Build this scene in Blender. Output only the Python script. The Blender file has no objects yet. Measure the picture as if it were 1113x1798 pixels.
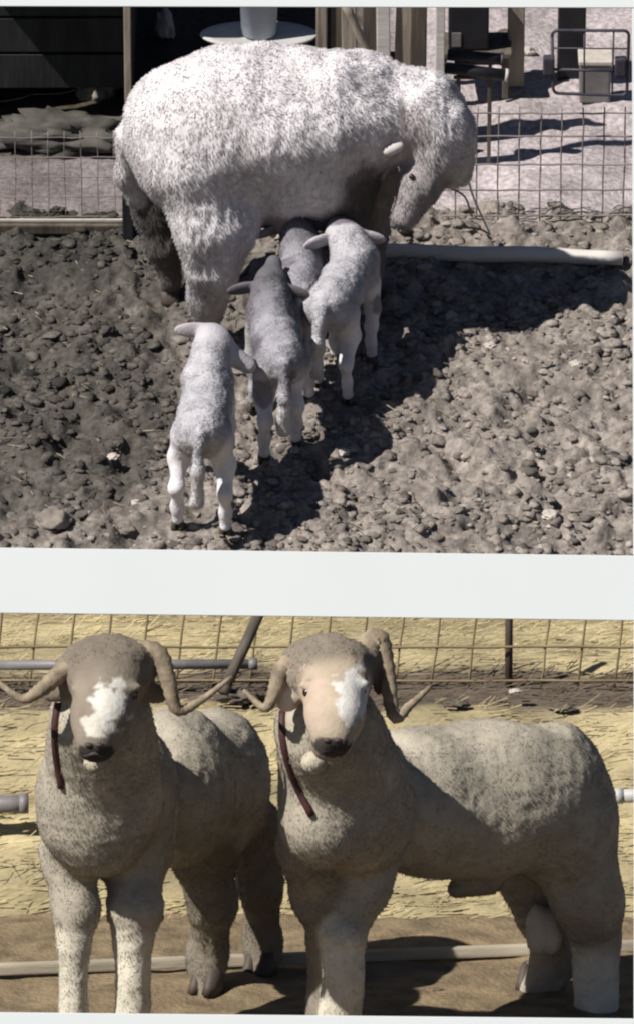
import bpy, bmesh, math, random
import numpy as np
from mathutils import Vector, Matrix, Quaternion
random.seed(4); rng = np.random.default_rng(7)
S = bpy.context.scene; COL = S.collection
# ------------------------------------------------------------------ camera
D = 20.0; PPM = 690.0; PITCH = math.radians(10)
F = Vector((0, math.cos(PITCH), -math.sin(PITCH))); U = Vector((0, math.sin(PITCH), math.cos(PITCH)))
CAM = U*((1815-899)/PPM) - F*D
cd = bpy.data.cameras.new('camera'); cam = bpy.data.objects.new('camera', cd); COL.objects.link(cam)
cam.location = CAM; cam.rotation_euler = (math.pi/2-PITCH, 0, 0)
cd.sensor_fit = 'VERTICAL'; cd.sensor_height = 24; cd.lens = 12/((899/PPM)/D)
cd.clip_start = .5; cd.clip_end = 500
S.camera = cam
# ------------------------------------------------------------------ light
SUN = Vector((-.57, -.46, .68)).normalized()
W = bpy.data.worlds.new('World'); S.world = W; W.use_nodes = True
nt = W.node_tree; sky = nt.nodes.new('ShaderNodeTexSky'); sky.sky_type = 'NISHITA'; sky.sun_disc = False
sky.air_density = .45; sky.dust_density = .3
sky.sun_elevation = math.asin(SUN.z); sky.sun_rotation = math.atan2(SUN.x, SUN.y)
nt.links.new(sky.outputs[0], nt.nodes['Background'].inputs[0]); nt.nodes['Background'].inputs[1].default_value = .05
sl = bpy.data.lights.new('sun', 'SUN'); sl.energy = 5.0; sl.angle = math.radians(.6); sl.color = (1, .955, .89)
so = bpy.data.objects.new('sun', sl); COL.objects.link(so); so.rotation_euler = SUN.to_track_quat('Z', 'Y').to_euler(); so.location = (0, 0, 6)
S.view_settings.view_transform = 'Standard'; S.view_settings.look = 'None'; S.view_settings.gamma = 1
S.view_settings.exposure = .38
S.render.engine = 'CYCLES'; S.cycles.pixel_filter_type = 'BLACKMAN_HARRIS'; S.cycles.filter_width = 2.2
# ------------------------------------------------------------------ frames
def ray(px, py):
    return (F + Vector((1, 0, 0))*((px-556.5)/PPM/D) + U*((899-py)/PPM/D))
OU = CAM + ray(556, 962)*23.0
MU = Matrix.Translation(OU) @ Matrix.Rotation(math.radians(20), 4, 'X'); MUI = MU.inverted()
M0 = Matrix.Identity(4)
def at(M, px, py, y=None, z=None):           # photo position at a chosen depth (or height) of a yard
    Mi = M.inverted(); o = Mi @ CAM; d = Mi.to_3x3() @ ray(px, py)
    t = (y-o.y)/d.y if y is not None else (z-o.z)/d.z
    return o + d*t
def up(px, py, y=None, z=None): return at(MU, px, py, y, z)
def lo(px, py, y=None, z=None): return at(M0, px, py, y, z)
# ------------------------------------------------------------------ tagging
def tag(o, label=None, cat=None, group=None, kind=None):
    for k, v in (('label', label), ('category', cat), ('group', group), ('kind', kind)):
        if v: o[k] = v
    return o
def thing(name, M, loc, label, cat, group=None, rz=0):
    o = bpy.data.objects.new(name, None); COL.objects.link(o); o.empty_display_size = .1
    o.matrix_world = M @ Matrix.Translation(loc) @ Matrix.Rotation(rz, 4, 'Z')
    return tag(o, label, cat, group)
def link(name, me, mat, parent=None, M=None):
    o = bpy.data.objects.new(name, me); COL.objects.link(o)
    if mat and not me.materials: me.materials.append(mat)
    if parent: o.parent = parent
    elif M is not None: o.matrix_world = M
    return o
# ------------------------------------------------------------------ noise
def _h(i, j, k, s):
    n = (i*374761393 + j*668265263 + k*2147483647 + s*974711).astype(np.int64)
    n = (n ^ (n >> 13))*1274126177 & 0x7fffffff
    n = n ^ (n >> 16)
    return (n & 0xffff)/65535.0
def vnoise(P, freq, seed=0):
    P = np.asarray(P, float)*freq; I = np.floor(P).astype(np.int64); f = P-I; f = f*f*(3-2*f)
    r = 0
    for a in (0, 1):
        for b in (0, 1):
            for c in (0, 1):
                w = (f[:, 0] if a else 1-f[:, 0])*(f[:, 1] if b else 1-f[:, 1])*(f[:, 2] if c else 1-f[:, 2])
                r = r + w*_h(I[:, 0]+a, I[:, 1]+b, I[:, 2]+c, seed)
    return r*2-1
def fbm(P, freq, seed=0, o=3):
    return sum(vnoise(P, freq*2**i, seed+i*17)*.5**i for i in range(o))
# ------------------------------------------------------------------ materials
def mat(name, col, rough=.85, var=.25, scale=12, bump=.3, bscale=60, attr=False, spec=.3, dist=.004, col2=None, stretch=None, sheen=0, metallic=0):
    m = bpy.data.materials.new(name); m.use_nodes = True; n = m.node_tree.nodes; l = m.node_tree.links
    b = n['Principled BSDF']; b.inputs['Roughness'].default_value = rough
    b.inputs['Specular IOR Level'].default_value = spec; b.inputs['Metallic'].default_value = metallic
    if sheen: b.inputs['Sheen Weight'].default_value = sheen
    tc = n.new('ShaderNodeTexCoord'); mp = n.new('ShaderNodeMapping'); l.new(tc.outputs['Object'], mp.inputs[0])
    if stretch: mp.inputs['Scale'].default_value = stretch
    nz = n.new('ShaderNodeTexNoise'); nz.inputs['Scale'].default_value = scale; nz.inputs['Detail'].default_value = 5
    l.new(mp.outputs[0], nz.inputs[0])
    rp = n.new('ShaderNodeMapRange'); rp.inputs['From Min'].default_value = .3; rp.inputs['From Max'].default_value = .7
    l.new(nz.outputs[0], rp.inputs[0])
    if attr:
        at_ = n.new('ShaderNodeAttribute'); at_.attribute_name = 'Col'
        rp.inputs['To Min'].default_value = 1-var; rp.inputs['To Max'].default_value = 1+var
        vm = n.new('ShaderNodeVectorMath'); vm.operation = 'SCALE'; l.new(at_.outputs['Color'], vm.inputs[0]); l.new(rp.outputs[0], vm.inputs['Scale'])
        l.new(vm.outputs[0], b.inputs['Base Color'])
    else:
        mx = n.new('ShaderNodeMix'); mx.data_type = 'RGBA'; l.new(rp.outputs[0], mx.inputs['Factor'])
        c2 = col2 or tuple(min(1, c*(1+var)) for c in col); c1 = col if col2 else tuple(c*(1-var) for c in col)
        mx.inputs['A'].default_value = (*c1, 1); mx.inputs['B'].default_value = (*c2, 1)
        l.new(mx.outputs['Result'], b.inputs['Base Color'])
    if bump:
        n2 = n.new('ShaderNodeTexNoise'); n2.inputs['Scale'].default_value = bscale; n2.inputs['Detail'].default_value = 4
        l.new(mp.outputs[0], n2.inputs[0]); bp = n.new('ShaderNodeBump'); bp.inputs['Strength'].default_value = bump; bp.inputs['Distance'].default_value = dist
        l.new(n2.outputs[0], bp.inputs['Height']); l.new(bp.outputs[0], b.inputs['Normal'])
    return m
wool = mat('wool', (1, 1, 1), .95, .07, 18, .5, 70, attr=True, spec=.1, dist=.004, sheen=.1, stretch=(1, 1, .35))
lambwool = mat('lamb_wool', (1, 1, 1), .95, .10, 26, .6, 160, attr=True, spec=.1, dist=.004)
ramwool = mat('ram_wool', (1, 1, 1), .95, .10, 16, .5, 90, attr=True, spec=.1, dist=.004)
hoofm = mat('hoof_horn', (.07, .055, .045), .6)
hornm = mat('horn', (.25, .20, .14), .7, .4, 30, .6, 90)
eyem = mat('eye', (.02, .015, .01), .15, 0, spec=.6, bump=0)
maroonm = mat('dark_maroon', (.055, .022, .022), .6)
paper = mat('white_paper', (.64, .675, .68), .7, .015, 3, .05, 300, spec=.3, dist=.001)
mud = mat('trampled_mud', (1, 1, 1), .92, .36, 55, .8, 90, attr=True, spec=.2, dist=.006)
strawm = mat('straw_litter', (1, 1, 1), .9, .25, 9, .8, 60, attr=True, spec=.2, stretch=(.6, 1.4, 2), dist=.01)
fardirt = mat('dark_far_soil', (.07, .055, .04), .95, .35, 3)
dirt = mat('brown_dirt', (.19, .142, .085), .95, .35, 12, .8, 70, dist=.01)
pale = mat('pale_litter', (.58, .53, .54), .95, .18, 7, .7, 60, dist=.01)
tar = mat('tarred_boards', (.013, .015, .015), .8, .5, 20, .5, 60, stretch=(1, 1, .2))
darkwood = mat('dark_weathered_wood', (.09, .075, .06), .85, .4, 25, .5, 80, stretch=(1, 1, .15))
tanwood = mat('tan_weathered_wood', (.27, .23, .185), .85, .35, 25, .5, 80, stretch=(1, 1, .15))
palewood = mat('pale_weathered_wood', (.52, .49, .46), .8, .2, 20, .4, 80, stretch=(.1, 1, 1))
wirem = mat('rusty_wire', (.20, .17, .165), .6, .3)
wirebrown = mat('brown_wire', (.21, .165, .09), .7, .3)
wiredark = mat('dark_wire', (.07, .05, .04), .7, .3)
steel = mat('dark_steel', (.05, .045, .06), .5, .3)
galv = mat('galvanised', (.17, .16, .16), .45, .2)
enamel = mat('white_enamel', (.42, .42, .40), .5, .08)
bluegrey = mat('blue_grey_plastic', (.33, .37, .43), .5, .12)
blackm = mat('black_plastic', (.015, .015, .018), .5, .2)
stone = mat('pale_stone', (.42, .38, .34), .9, .2, 20)
# ------------------------------------------------------------------ mesh helpers
def mesh(name, V, Fc, cols=None, smooth=True):
    me = bpy.data.meshes.new(name); V = np.asarray(V, np.float32); Fc = np.asarray(Fc, np.int32)
    n, k = Fc.shape
    me.vertices.add(len(V)); me.vertices.foreach_set('co', V.ravel())
    me.loops.add(n*k); me.loops.foreach_set('vertex_index', Fc.ravel())
    me.polygons.add(n); me.polygons.foreach_set('loop_start', np.arange(n, dtype=np.int32)*k)
    me.polygons.foreach_set('use_smooth', np.full(n, smooth))
    me.update(calc_edges=True); me.validate()
    if cols is not None:
        a = me.color_attributes.new('Col', 'FLOAT_COLOR', 'POINT'); c = np.ones((len(V), 4), np.float32); c[:, :3] = np.clip(cols, 0, 1)
        a.data.foreach_set('color', c.ravel())
    return me
def bm_done(bm, name, smooth=False):
    me = bpy.data.meshes.new(name); bmesh.ops.recalc_face_normals(bm, faces=bm.faces); bm.to_mesh(me); bm.free()
    for p in me.polygons: p.use_smooth = smooth
    return me
def box(sx, sy, sz, c=(0, 0, 0), bev=.003, jit=0, name='box'):
    bm = bmesh.new(); bmesh.ops.create_cube(bm, size=1)
    for v in bm.verts:
        v.co = Vector((v.co.x*sx+c[0], v.co.y*sy+c[1], v.co.z*sz+c[2]))+Vector([random.uniform(-jit, jit) for _ in range(3)])
    if bev: bmesh.ops.bevel(bm, geom=bm.edges[:]+bm.verts[:], offset=bev, segments=2, affect='EDGES', profile=.6)
    return bm_done(bm, name)
def tube(pts, rad, n=8, name='tube', ridge=0, caps=True):
    pts = [Vector(p) for p in pts]; R = rad if isinstance(rad, (list, tuple)) else [rad]*len(pts)
    V = []; Fc = []; prev = None
    for i, p in enumerate(pts):
        t = (pts[min(i+1, len(pts)-1)]-pts[max(i-1, 0)]).normalized()
        if prev is None: a = t.orthogonal().normalized()
        else: a = (prev - t*prev.dot(t)).normalized()
        prev = a; b = t.cross(a)
        r = R[i]*(1+ridge*(1 if i % 2 else -1))
        for k in range(n):
            q = 2*math.pi*k/n; V.append(p+(a*math.cos(q)+b*math.sin(q))*r)
    bm = bmesh.new(); vs = [bm.verts.new(v) for v in V]
    for i in range(len(pts)-1):
        for k in range(n): bm.faces.new((vs[i*n+k], vs[i*n+(k+1) % n], vs[(i+1)*n+(k+1) % n], vs[(i+1)*n+k]))
    if caps: bm.faces.new(vs[:n][::-1]); bm.faces.new(vs[-n:])
    return bm_done(bm, name, True)
def spline(pts, n=8):
    P = [Vector(p) for p in pts]; P = [P[0]*2-P[1]]+P+[P[-1]*2-P[-2]]; out = []
    for i in range(1, len(P)-2):
        for k in range(n):
            t = k/n; a, b, c, d = P[i-1:i+3]
            out.append(.5*((2*b)+(c-a)*t+(2*a-5*b+4*c-d)*t*t+(3*b-a-3*c+d)*t**3))
    out.append(P[-2]); return out
def lathe(prof, n=32, name='lathe'):
    bm = bmesh.new(); rings = []
    for r, z in prof: rings.append([bm.verts.new((r*math.cos(2*math.pi*k/n), r*math.sin(2*math.pi*k/n), z)) for k in range(n)])
    for a, b in zip(rings, rings[1:]):
        for k in range(n): bm.faces.new((a[k], a[(k+1) % n], b[(k+1) % n], b[k]))
    bm.faces.new(rings[0][::-1]); bm.faces.new(rings[-1])
    return bm_done(bm, name, True)
# ------------------------------------------------------------------ implicit bodies
def cone(a, b, ra, rb, col, w=1., k=.03): return ('c', Vector(a), Vector(b), ra, rb, col, w, k)
def ell(c, r, col, w=1., k=.04, fwd=None, upv=(0, 0, 1)):
    R = np.eye(3)
    if fwd is not None:
        f = Vector(fwd).normalized(); s = Vector(upv).cross(f).normalized(); u = f.cross(s); R = np.array([f, s, u])
    return ('e', Vector(c), r, R, None, col, w, k)
def chain(pts, rs, col, w=1., k=.03):
    return [cone(pts[i], pts[i+1], rs[i], rs[i+1], col, w, k) for i in range(len(pts)-1)]
def sd(p, P):
    if p[0] == 'c':
        a = np.array(p[1]); ba = np.array(p[2])-a; q = P-a
        t = np.clip((q@ba)/(ba@ba), 0, 1)
        return np.sqrt(((q-t[..., None]*ba)**2).sum(-1)) - (p[3]+(p[4]-p[3])*t)
    q = (P-np.array(p[1]))@p[3].T; r = np.array(p[2])
    k0 = np.sqrt(((q/r)**2).sum(-1)); k1 = np.sqrt(((q/r**2)**2).sum(-1))+1e-9
    return k0*(k0-1)/k1
def body(prims, h, amp=.008, f1=18, f2=45, seed=1, name='body', paint=None, st=(1, 1, 1)):
    bb = []
    for p in prims:
        if p[0] == 'c':
            a, b = np.array(p[1]), np.array(p[2]); bb.append((np.minimum(a-p[3], b-p[4]), np.maximum(a+p[3], b+p[4])))
        else:
            m = max(p[2]); a = np.array(p[1]); bb.append((a-m, a+m))
    lo_ = np.min([b[0] for b in bb], 0)-.02; hi = np.max([b[1] for b in bb], 0)+.02
    N = np.ceil((hi-lo_)/h).astype(int)+1
    Fd = np.full(N, .1, np.float32)
    ax = [lo_[i]+h*np.arange(N[i]) for i in range(3)]
    for p, (b0, b1) in zip(prims, bb):
        mg = max(p[7], 2*h)+h
        i0 = np.clip(np.floor((b0-mg-lo_)/h).astype(int), 0, N); i1 = np.clip(np.ceil((b1+mg-lo_)/h).astype(int)+1, 0, N)
        sl_ = tuple(slice(i0[i], i1[i]) for i in range(3))
        G = np.stack(np.meshgrid(*[ax[i][sl_[i]] for i in range(3)], indexing='ij'), -1)
        d = sd(p, G); A = Fd[sl_]; k = p[7]
        hh = np.maximum(k-np.abs(A-d), 0)/k
        Fd[sl_] = np.minimum(A, d)-hh*hh*k*.25
    # surface nets
    ins = Fd < 0
    nx, ny, nz = N-1
    cnt = np.zeros((nx, ny, nz), np.int8)
    for a in (0, 1):
        for b in (0, 1):
            for c in (0, 1): cnt += ins[a:nx+a, b:ny+b, c:nz+c]
    act = np.argwhere((cnt > 0) & (cnt < 8)); idx = -np.ones((nx, ny, nz), np.int64); idx[tuple(act.T)] = np.arange(len(act))
    sm = np.zeros((len(act), 3)); ct = np.zeros(len(act))
    cs = [np.array(c) for c in np.ndindex(2, 2, 2)]
    for a in cs:
        for b in cs:
            if (b-a).sum() == 1 and np.abs(b-a).sum() == 1:
                fa = Fd[tuple((act+a).T)]; fb = Fd[tuple((act+b).T)]; m = (fa < 0) != (fb < 0)
                t = np.where(m, fa/np.where(m, fa-fb, 1), 0)
                sm += np.where(m[:, None], a+t[:, None]*(b-a), 0); ct += m
    V = lo_+h*(act+sm/ct[:, None])
    Q = []
    for axis in range(3):
        o1, o2 = [(1, 2), (2, 0), (0, 1)][axis]
        A = np.take(ins, range(0, N[axis]-1), axis); B = np.take(ins, range(1, N[axis]), axis)
        e = np.argwhere(A != B); e = e[(e[:, o1] > 0) & (e[:, o2] > 0) & (e[:, o1] < N[o1]-1) & (e[:, o2] < N[o2]-1)]
        s = A[tuple(e.T)]
        def cc(d1, d2):
            q = e.copy(); q[:, o1] -= d1; q[:, o2] -= d2; return idx[tuple(q.T)]
        q = np.stack([cc(1, 1), cc(0, 1), cc(0, 0), cc(1, 0)], 1); q[~s] = q[~s][:, ::-1]; Q.append(q)
    Q = np.concatenate(Q)
    # colours, wool weights
    ws = np.zeros(len(V)); C = np.zeros((len(V), 3)); Wl = np.zeros(len(V))
    for p in prims:
        w = np.exp(-np.clip(sd(p, V), -.004, .2)/.006)+1e-12; ws += w; C += w[:, None]*np.array(p[5]); Wl += w*p[6]
    C /= ws[:, None]; Wl /= ws
    n = np.zeros_like(V); fn = np.cross(V[Q[:, 2]]-V[Q[:, 0]], V[Q[:, 3]]-V[Q[:, 1]])
    for k in range(4): np.add.at(n, Q[:, k], fn)
    n /= np.linalg.norm(n, axis=1)[:, None]+1e-9
    Vn = V*np.array(st); dsp = (vnoise(V, f1*.35, seed)*1.5 + vnoise(Vn, f1, seed+5)*.9 + (1-2*np.abs(vnoise(Vn, f2, seed+9)))*.3)*amp
    V = V+n*(dsp*Wl)[:, None]
    if paint is not None: C = paint(V, C, Wl, n)
    me = mesh(name, V, Q, C); WW[me.name] = Wl; return me
def fleece(parent, me, nt, L, wb, m, seed=1, lean=(0, 0, -.6), thr=.35):
    r_ = np.random.default_rng(seed); n = len(me.vertices)
    V = np.empty(n*3, np.float32); me.vertices.foreach_get('co', V); V = V.reshape(-1, 3)
    Nn = np.empty(n*3, np.float32); me.vertices.foreach_get('normal', Nn); Nn = Nn.reshape(-1, 3)
    C = np.empty(n*4, np.float32); me.color_attributes['Col'].data.foreach_get('color', C); C = C.reshape(-1, 4)[:, :3]
    w = np.array(me['wool_w']) if 'wool_w' in me else WW[me.name]
    ok = np.where(w > thr)[0]; s = r_.choice(ok, nt)
    p = V[s]+r_.normal(0, .003, (nt, 3))*1.0; nn = Nn[s]; p = p-nn*(np.einsum('ij,ij->i', p-V[s], nn)[:, None])-nn*.002
    clump = np.stack([vnoise(p, 40, seed+q) for q in (1, 2, 3)], 1)
    d = nn+clump*.7+r_.normal(0, .22, (nt, 3))+np.array(lean)*(1-np.abs(nn[:, 2:3]))*.8; d /= np.linalg.norm(d, axis=1)[:, None]
    ln = L*r_.uniform(.6, 1.25, nt)*(.6+.4*w[s])
    a = np.cross(d, r_.normal(0, 1, (nt, 3))); a /= np.linalg.norm(a, axis=1)[:, None]+1e-9; b = np.cross(d, a)
    tip = p+d*ln[:, None]+np.array([0, 0, -.25])*ln[:, None]; mid = p+d*ln[:, None]*.55
    vs = [p+a*wb, p+(-.5*a+.87*b)*wb, p+(-.5*a-.87*b)*wb, mid+a*wb*.8, mid+(-.5*a+.87*b)*wb*.8, mid+(-.5*a-.87*b)*wb*.8, tip]
    VV = np.stack(vs, 1).reshape(-1, 3); k = np.arange(nt)[:, None]*7
    FF = np.concatenate([k+np.array(t) for t in ((0, 1, 4), (0, 4, 3), (1, 2, 5), (1, 5, 4), (2, 0, 3), (2, 3, 5), (3, 4, 6), (4, 5, 6), (5, 3, 6))])
    cc = np.repeat(np.clip(C[s]*r_.uniform(.96, 1.08, (nt, 1)), 0, 1), 7, 0)
    fm = mesh('fleece', VV, FF, cc, True); fm.normals_split_custom_set_from_vertices(np.repeat(nn*.8+d*.2, 7, 0).tolist())
    o = link('fleece', fm, m, parent); o['kind'] = 'stuff'; return o
WW = {}
HOOFME = {}
def hoof_mesh(r):
    if r in HOOFME: return HOOFME[r]
    bm = bmesh.new()
    for s in (-1, 1):
        ring = []
        for z, sc in ((0, 1.15), (r*.5, 1.05), (r*1.5, .75)):
            ring.append([bm.verts.new((math.cos(a)*r*.95*sc-(z*.25), s*r*.5+math.sin(a)*r*.47*sc, z)) for a in [2*math.pi*k/10 for k in range(10)]])
        for a, b in zip(ring, ring[1:]):
            for k in range(10): bm.faces.new((a[k], a[(k+1) % 10], b[(k+1) % 10], b[k]))
        bm.faces.new(ring[0][::-1]); bm.faces.new(ring[-1])
    HOOFME[r] = bm_done(bm, 'hoof', True); return HOOFME[r]
def hoof(parent, p, r, yaw=0):
    o = link('hoof', hoof_mesh(r), hoofm, parent); o.location = p; o.rotation_euler = (0, 0, yaw); return o
def ball(name, parent, p, r, m, sc=(1, 1, 1)):
    bm = bmesh.new(); bmesh.ops.create_icosphere(bm, subdivisions=3, radius=r)
    for v in bm.verts: v.co = Vector((v.co.x*sc[0], v.co.y*sc[1], v.co.z*sc[2]))
    o = link(name, bm_done(bm, name, True), m, parent); o.location = p; return o

# ================================================================== SETTING
# lower yard ground
def grid(x0, x1, y0, y1, st): 
    xs = np.arange(x0, x1+st/2, st); ys = np.arange(y0, y1+st/2, st)
    X, Y = np.meshgrid(xs, ys, indexing='ij'); n, m = X.shape
    I = np.arange(n*m).reshape(n, m)
    Q = np.stack([I[:-1, :-1], I[1:, :-1], I[1:, 1:], I[:-1, 1:]], -1).reshape(-1, 4)
    return X.ravel(), Y.ravel(), Q
X, Y, Q = grid(-2.4, 2.4, -1.2, 1.6, .02)
P0 = np.stack([X, Y, 0*X], 1); Z = fbm(P0, 5, 3, 4)*.012
tag(link('ground', mesh('ground', np.stack([X, Y, Z], 1), Q), dirt), kind='structure')
big = mesh('plain', [(-150, -60, -.05), (150, -60, -.05), (150, 200, -.05), (-150, 200, -.05)], [(0, 1, 2, 3)])
tag(link('terrain', big, fardirt), kind='structure')
# straw bank rising behind the rams to the edge of the upper yard
edge = MU @ Vector((0, -.20, -.012))
prof = [(1.28, -.03), (1.36, .08), (1.80, .475), (1.90, .49), (2.18, .51), (2.30, .53), (edge.y-.15, edge.z-.05), (edge.y, edge.z)]
pl = [0]
for a, b in zip(prof, prof[1:]): pl.append(pl[-1]+math.dist(a, b))
nt_ = 190; ts = np.linspace(0, pl[-1], nt_); py_ = np.interp(ts, pl, [p[0] for p in prof]); pz_ = np.interp(ts, pl, [p[1] for p in prof])
xs = np.arange(-2.6, 2.6, .015); XX, TT = np.meshgrid(xs, np.arange(nt_), indexing='ij')
V = np.stack([XX, py_[TT], pz_[TT]], -1).reshape(-1, 3)
N3 = V*np.array([.5, 1, 2.2])
dz = fbm(N3, 6, 11, 4)*.018 + (1-np.abs(vnoise(N3, 16, 4)))*.008 - np.clip(np.sin(V[:, 2]*52+vnoise(V, 3, 8)*1.5), .7, 1)*.02
V[:, 1] -= dz*.6; V[:, 2] += dz*.7
m, n = XX.shape; I = np.arange(m*n).reshape(m, n); Qb = np.stack([I[:-1, :-1], I[1:, :-1], I[1:, 1:], I[:-1, 1:]], -1).reshape(-1, 4)
yel = np.array([.37, .31, .18]); brn = np.array([.12, .095, .072])
tz = py_[TT].ravel()
bm_ = np.clip((tz-1.80+fbm(V, 3, 2)*.06)/.06, 0, 1)*np.clip((2.24-tz+fbm(V, 4, 6)*.05)/.08, 0, 1)
cc = yel*(1+fbm(N3, 5, 31, 4)[:, None]*.22)*(1-bm_[:, None])+brn*bm_[:, None]*(1+fbm(V, 7, 3)[:, None]*.3)
tag(link('straw_bank', mesh('straw_bank', V, Qb, cc), strawm), kind='structure')
bankV = V; bankC = cc
# loose straw lying on the bank
sel = rng.choice(len(V), 9000); base = V[sel]; ang = rng.normal(0, .5, 9000); L = rng.uniform(.02, .07, 9000); wdt = .0022
dirv = np.stack([np.cos(ang), -.3*np.sin(ang), np.abs(np.sin(ang))*.8+rng.normal(0, .2, 9000)], 1)*L[:, None]
b0 = base+np.array([0, -.012, .01]); e = np.array([0, -.3, .95])*wdt; e2 = np.array([0, -.95, -.3])*wdt
SV = np.stack([b0-e, b0+e2, b0+e, b0-e+dirv, b0+e2+dirv, b0+e+dirv], 1).reshape(-1, 3)
k6 = np.arange(9000)[:, None]*6
SF = np.concatenate([k6+np.array([0, 1, 4, 3]), k6+np.array([1, 2, 5, 4]), k6+np.array([2, 0, 3, 5])])
sc_ = np.repeat(bankC[sel]*rng.uniform(.8, 1.2, (9000, 1)), 6, 0)
tag(link('straw', mesh('straw', SV, SF, sc_, False), strawm), 'loose yellow straw strewn over the bank behind the two rams', 'straw', kind='stuff')
# upper yard mud
X, Y, Q = grid(-1.9, 1.9, -.21, 2.12, .009)
P0 = np.stack([X, Y, 0*X], 1)
fr = np.array([1.0, 1.0, 1])
def rut(P):
    q = P.copy(); a = math.radians(-38); u = q[:, 0]*math.cos(a)-q[:, 1]*math.sin(a); v = q[:, 0]*math.sin(a)+q[:, 1]*math.cos(a)
    return np.stack([u*.35, v, v*0], 1)
Z = fbm(P0, 3, 1, 2)*.022 + fbm(P0, 17, 5, 3)*.020 + (.5-np.abs(vnoise(P0, 24, 40)))*.016 + (1-2*np.abs(vnoise(np.stack([X*.8-Y*.65, (Y*.8+X*.65)*3.0, 0*X], 1), 5, 77)))*.016*np.clip(X+.6, 0, 1) + fbm(P0, 30, 9, 2)*.006 - np.clip(vnoise(P0, 9, 33)-.35, 0, 1)*.06
dark_left = np.clip((-.32-X+.25*(Y-.6)*0+fbm(P0, 2.5, 60)*.22)/.25, 0, 1)*np.clip((Y-.05+fbm(P0, 3, 61)*.1)/.25, 0, 1)  # mask: mud colour turns darker towards the left
dark_left = np.maximum(dark_left*.85, np.clip((Y-1.25)/.3, 0, 1)*np.clip((-.45-X)/.2, 0, 1))
dry = np.array([.195, .170, .152]); dark_mud = np.array([.050, .046, .040])  # dry: paler base mud colour; dark_mud: darker colour towards the left
def mudcol(P, dark_left):
    r = fbm(P, 14, 21, 3); g = np.clip(fbm(P, 5, 25, 2), -1, 1)
    return (dry*(1-dark_left[:, None])+dark_mud*dark_left[:, None])*(1+r[:, None]*.35+g[:, None]*.12)
tag(link('mud_ground', mesh('mud_ground', np.stack([X, Y, Z], 1), Q, mudcol(P0, dark_left)), mud, M=MU), kind='structure')
gX = X; gY = Y; gZ = Z; gW = dark_left
# clods
def clods(nc, rmin, rmax, seed, name, label):
    r_ = np.random.default_rng(seed); bm = bmesh.new(); bmesh.ops.create_icosphere(bm, subdivisions=2, radius=1)
    bv = np.array([v.co[:] for v in bm.verts]); bf = np.array([[v.index for v in f.verts] for f in bm.faces]); bm.free()
    pw = np.clip(.5+fbm(np.stack([gX, gY, 0*gX], 1), 4.5, seed+70, 3), 0.15, 1.2)**.9; s = r_.choice(len(gX), nc, p=pw/pw.sum()); R = rmin+(rmax-rmin)*r_.random(nc)**2.2
    x, y, z, w = gX[s], gY[s], gZ[s], gW[s]
    A = r_.random(nc)*6.28; sx = r_.uniform(.7, 1.5, nc); sz = r_.uniform(.3, .65, nc)
    Vb = bv[None]*np.stack([sx, np.ones(nc), sz], 1)[:, None]*R[:, None, None]
    off = r_.random((nc, 1, 3))*40; nn = vnoise((bv[None]*1.6+off).reshape(-1, 3), 1, seed).reshape(nc, -1)
    n2 = vnoise((bv[None]*3.4+off).reshape(-1, 3), 1, seed+1).reshape(nc, -1); Vb = Vb*(1+nn[..., None]*.5+n2[..., None]*.22)
    ca, sa = np.cos(A)[:, None], np.sin(A)[:, None]
    Vx = Vb[..., 0]*ca-Vb[..., 1]*sa+x[:, None]; Vy = Vb[..., 0]*sa+Vb[..., 1]*ca+y[:, None]; Vz = Vb[..., 2]+z[:, None]-R[:, None]*.02
    VV = np.stack([Vx, Vy, Vz], -1).reshape(-1, 3); FF = (bf[None]+(np.arange(nc)*len(bv))[:, None, None]).reshape(-1, 3)
    base = (dry*(1-w[:, None])+dark_mud*w[:, None])*(1.0+r_.normal(0, .25, nc)+.35*(r_.random(nc) < .04))[:, None]
    cc = np.repeat(np.clip(base, .02, .6), len(bv), 0)
    tag(link(name, mesh(name, VV, FF, cc, True), mud, M=MU), label, 'mud clods', kind='stuff')
clods(14000, .003, .021, 5, 'mud_clods', 'crumbly brown and dark mud clods trodden all over the ewe yard')
ns = 900; sel = rng.choice(len(gX), ns); bs = np.stack([gX, gY, gZ+.007], 1)[sel]; an = rng.uniform(0, 6.28, ns); ll = rng.uniform(.012, .05, ns)
dv_ = np.stack([np.cos(an), np.sin(an), rng.normal(0, .12, ns)], 1)*ll[:, None]; sd_ = np.stack([-np.sin(an), np.cos(an), 0*an], 1)*.0013; ht = np.array([0, 0, .0016])
VV = np.stack([bs-sd_, bs+sd_, bs+ht, bs-sd_+dv_, bs+sd_+dv_, bs+ht+dv_], 1).reshape(-1, 3); k6 = np.arange(ns)[:, None]*6
tag(link('straw_bits', mesh('straw_bits', VV, np.concatenate([k6+np.array([0, 1, 4, 3]), k6+np.array([1, 2, 5, 4]), k6+np.array([2, 0, 3, 5])]), np.repeat(np.array([.32, .27, .2])*rng.uniform(.5, 1.2, (ns, 1)), 6, 0), False), strawm, M=MU), 'short dry straw bits trodden into the mud round the ewe and lambs', 'straw bits', kind='stuff')
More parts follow.
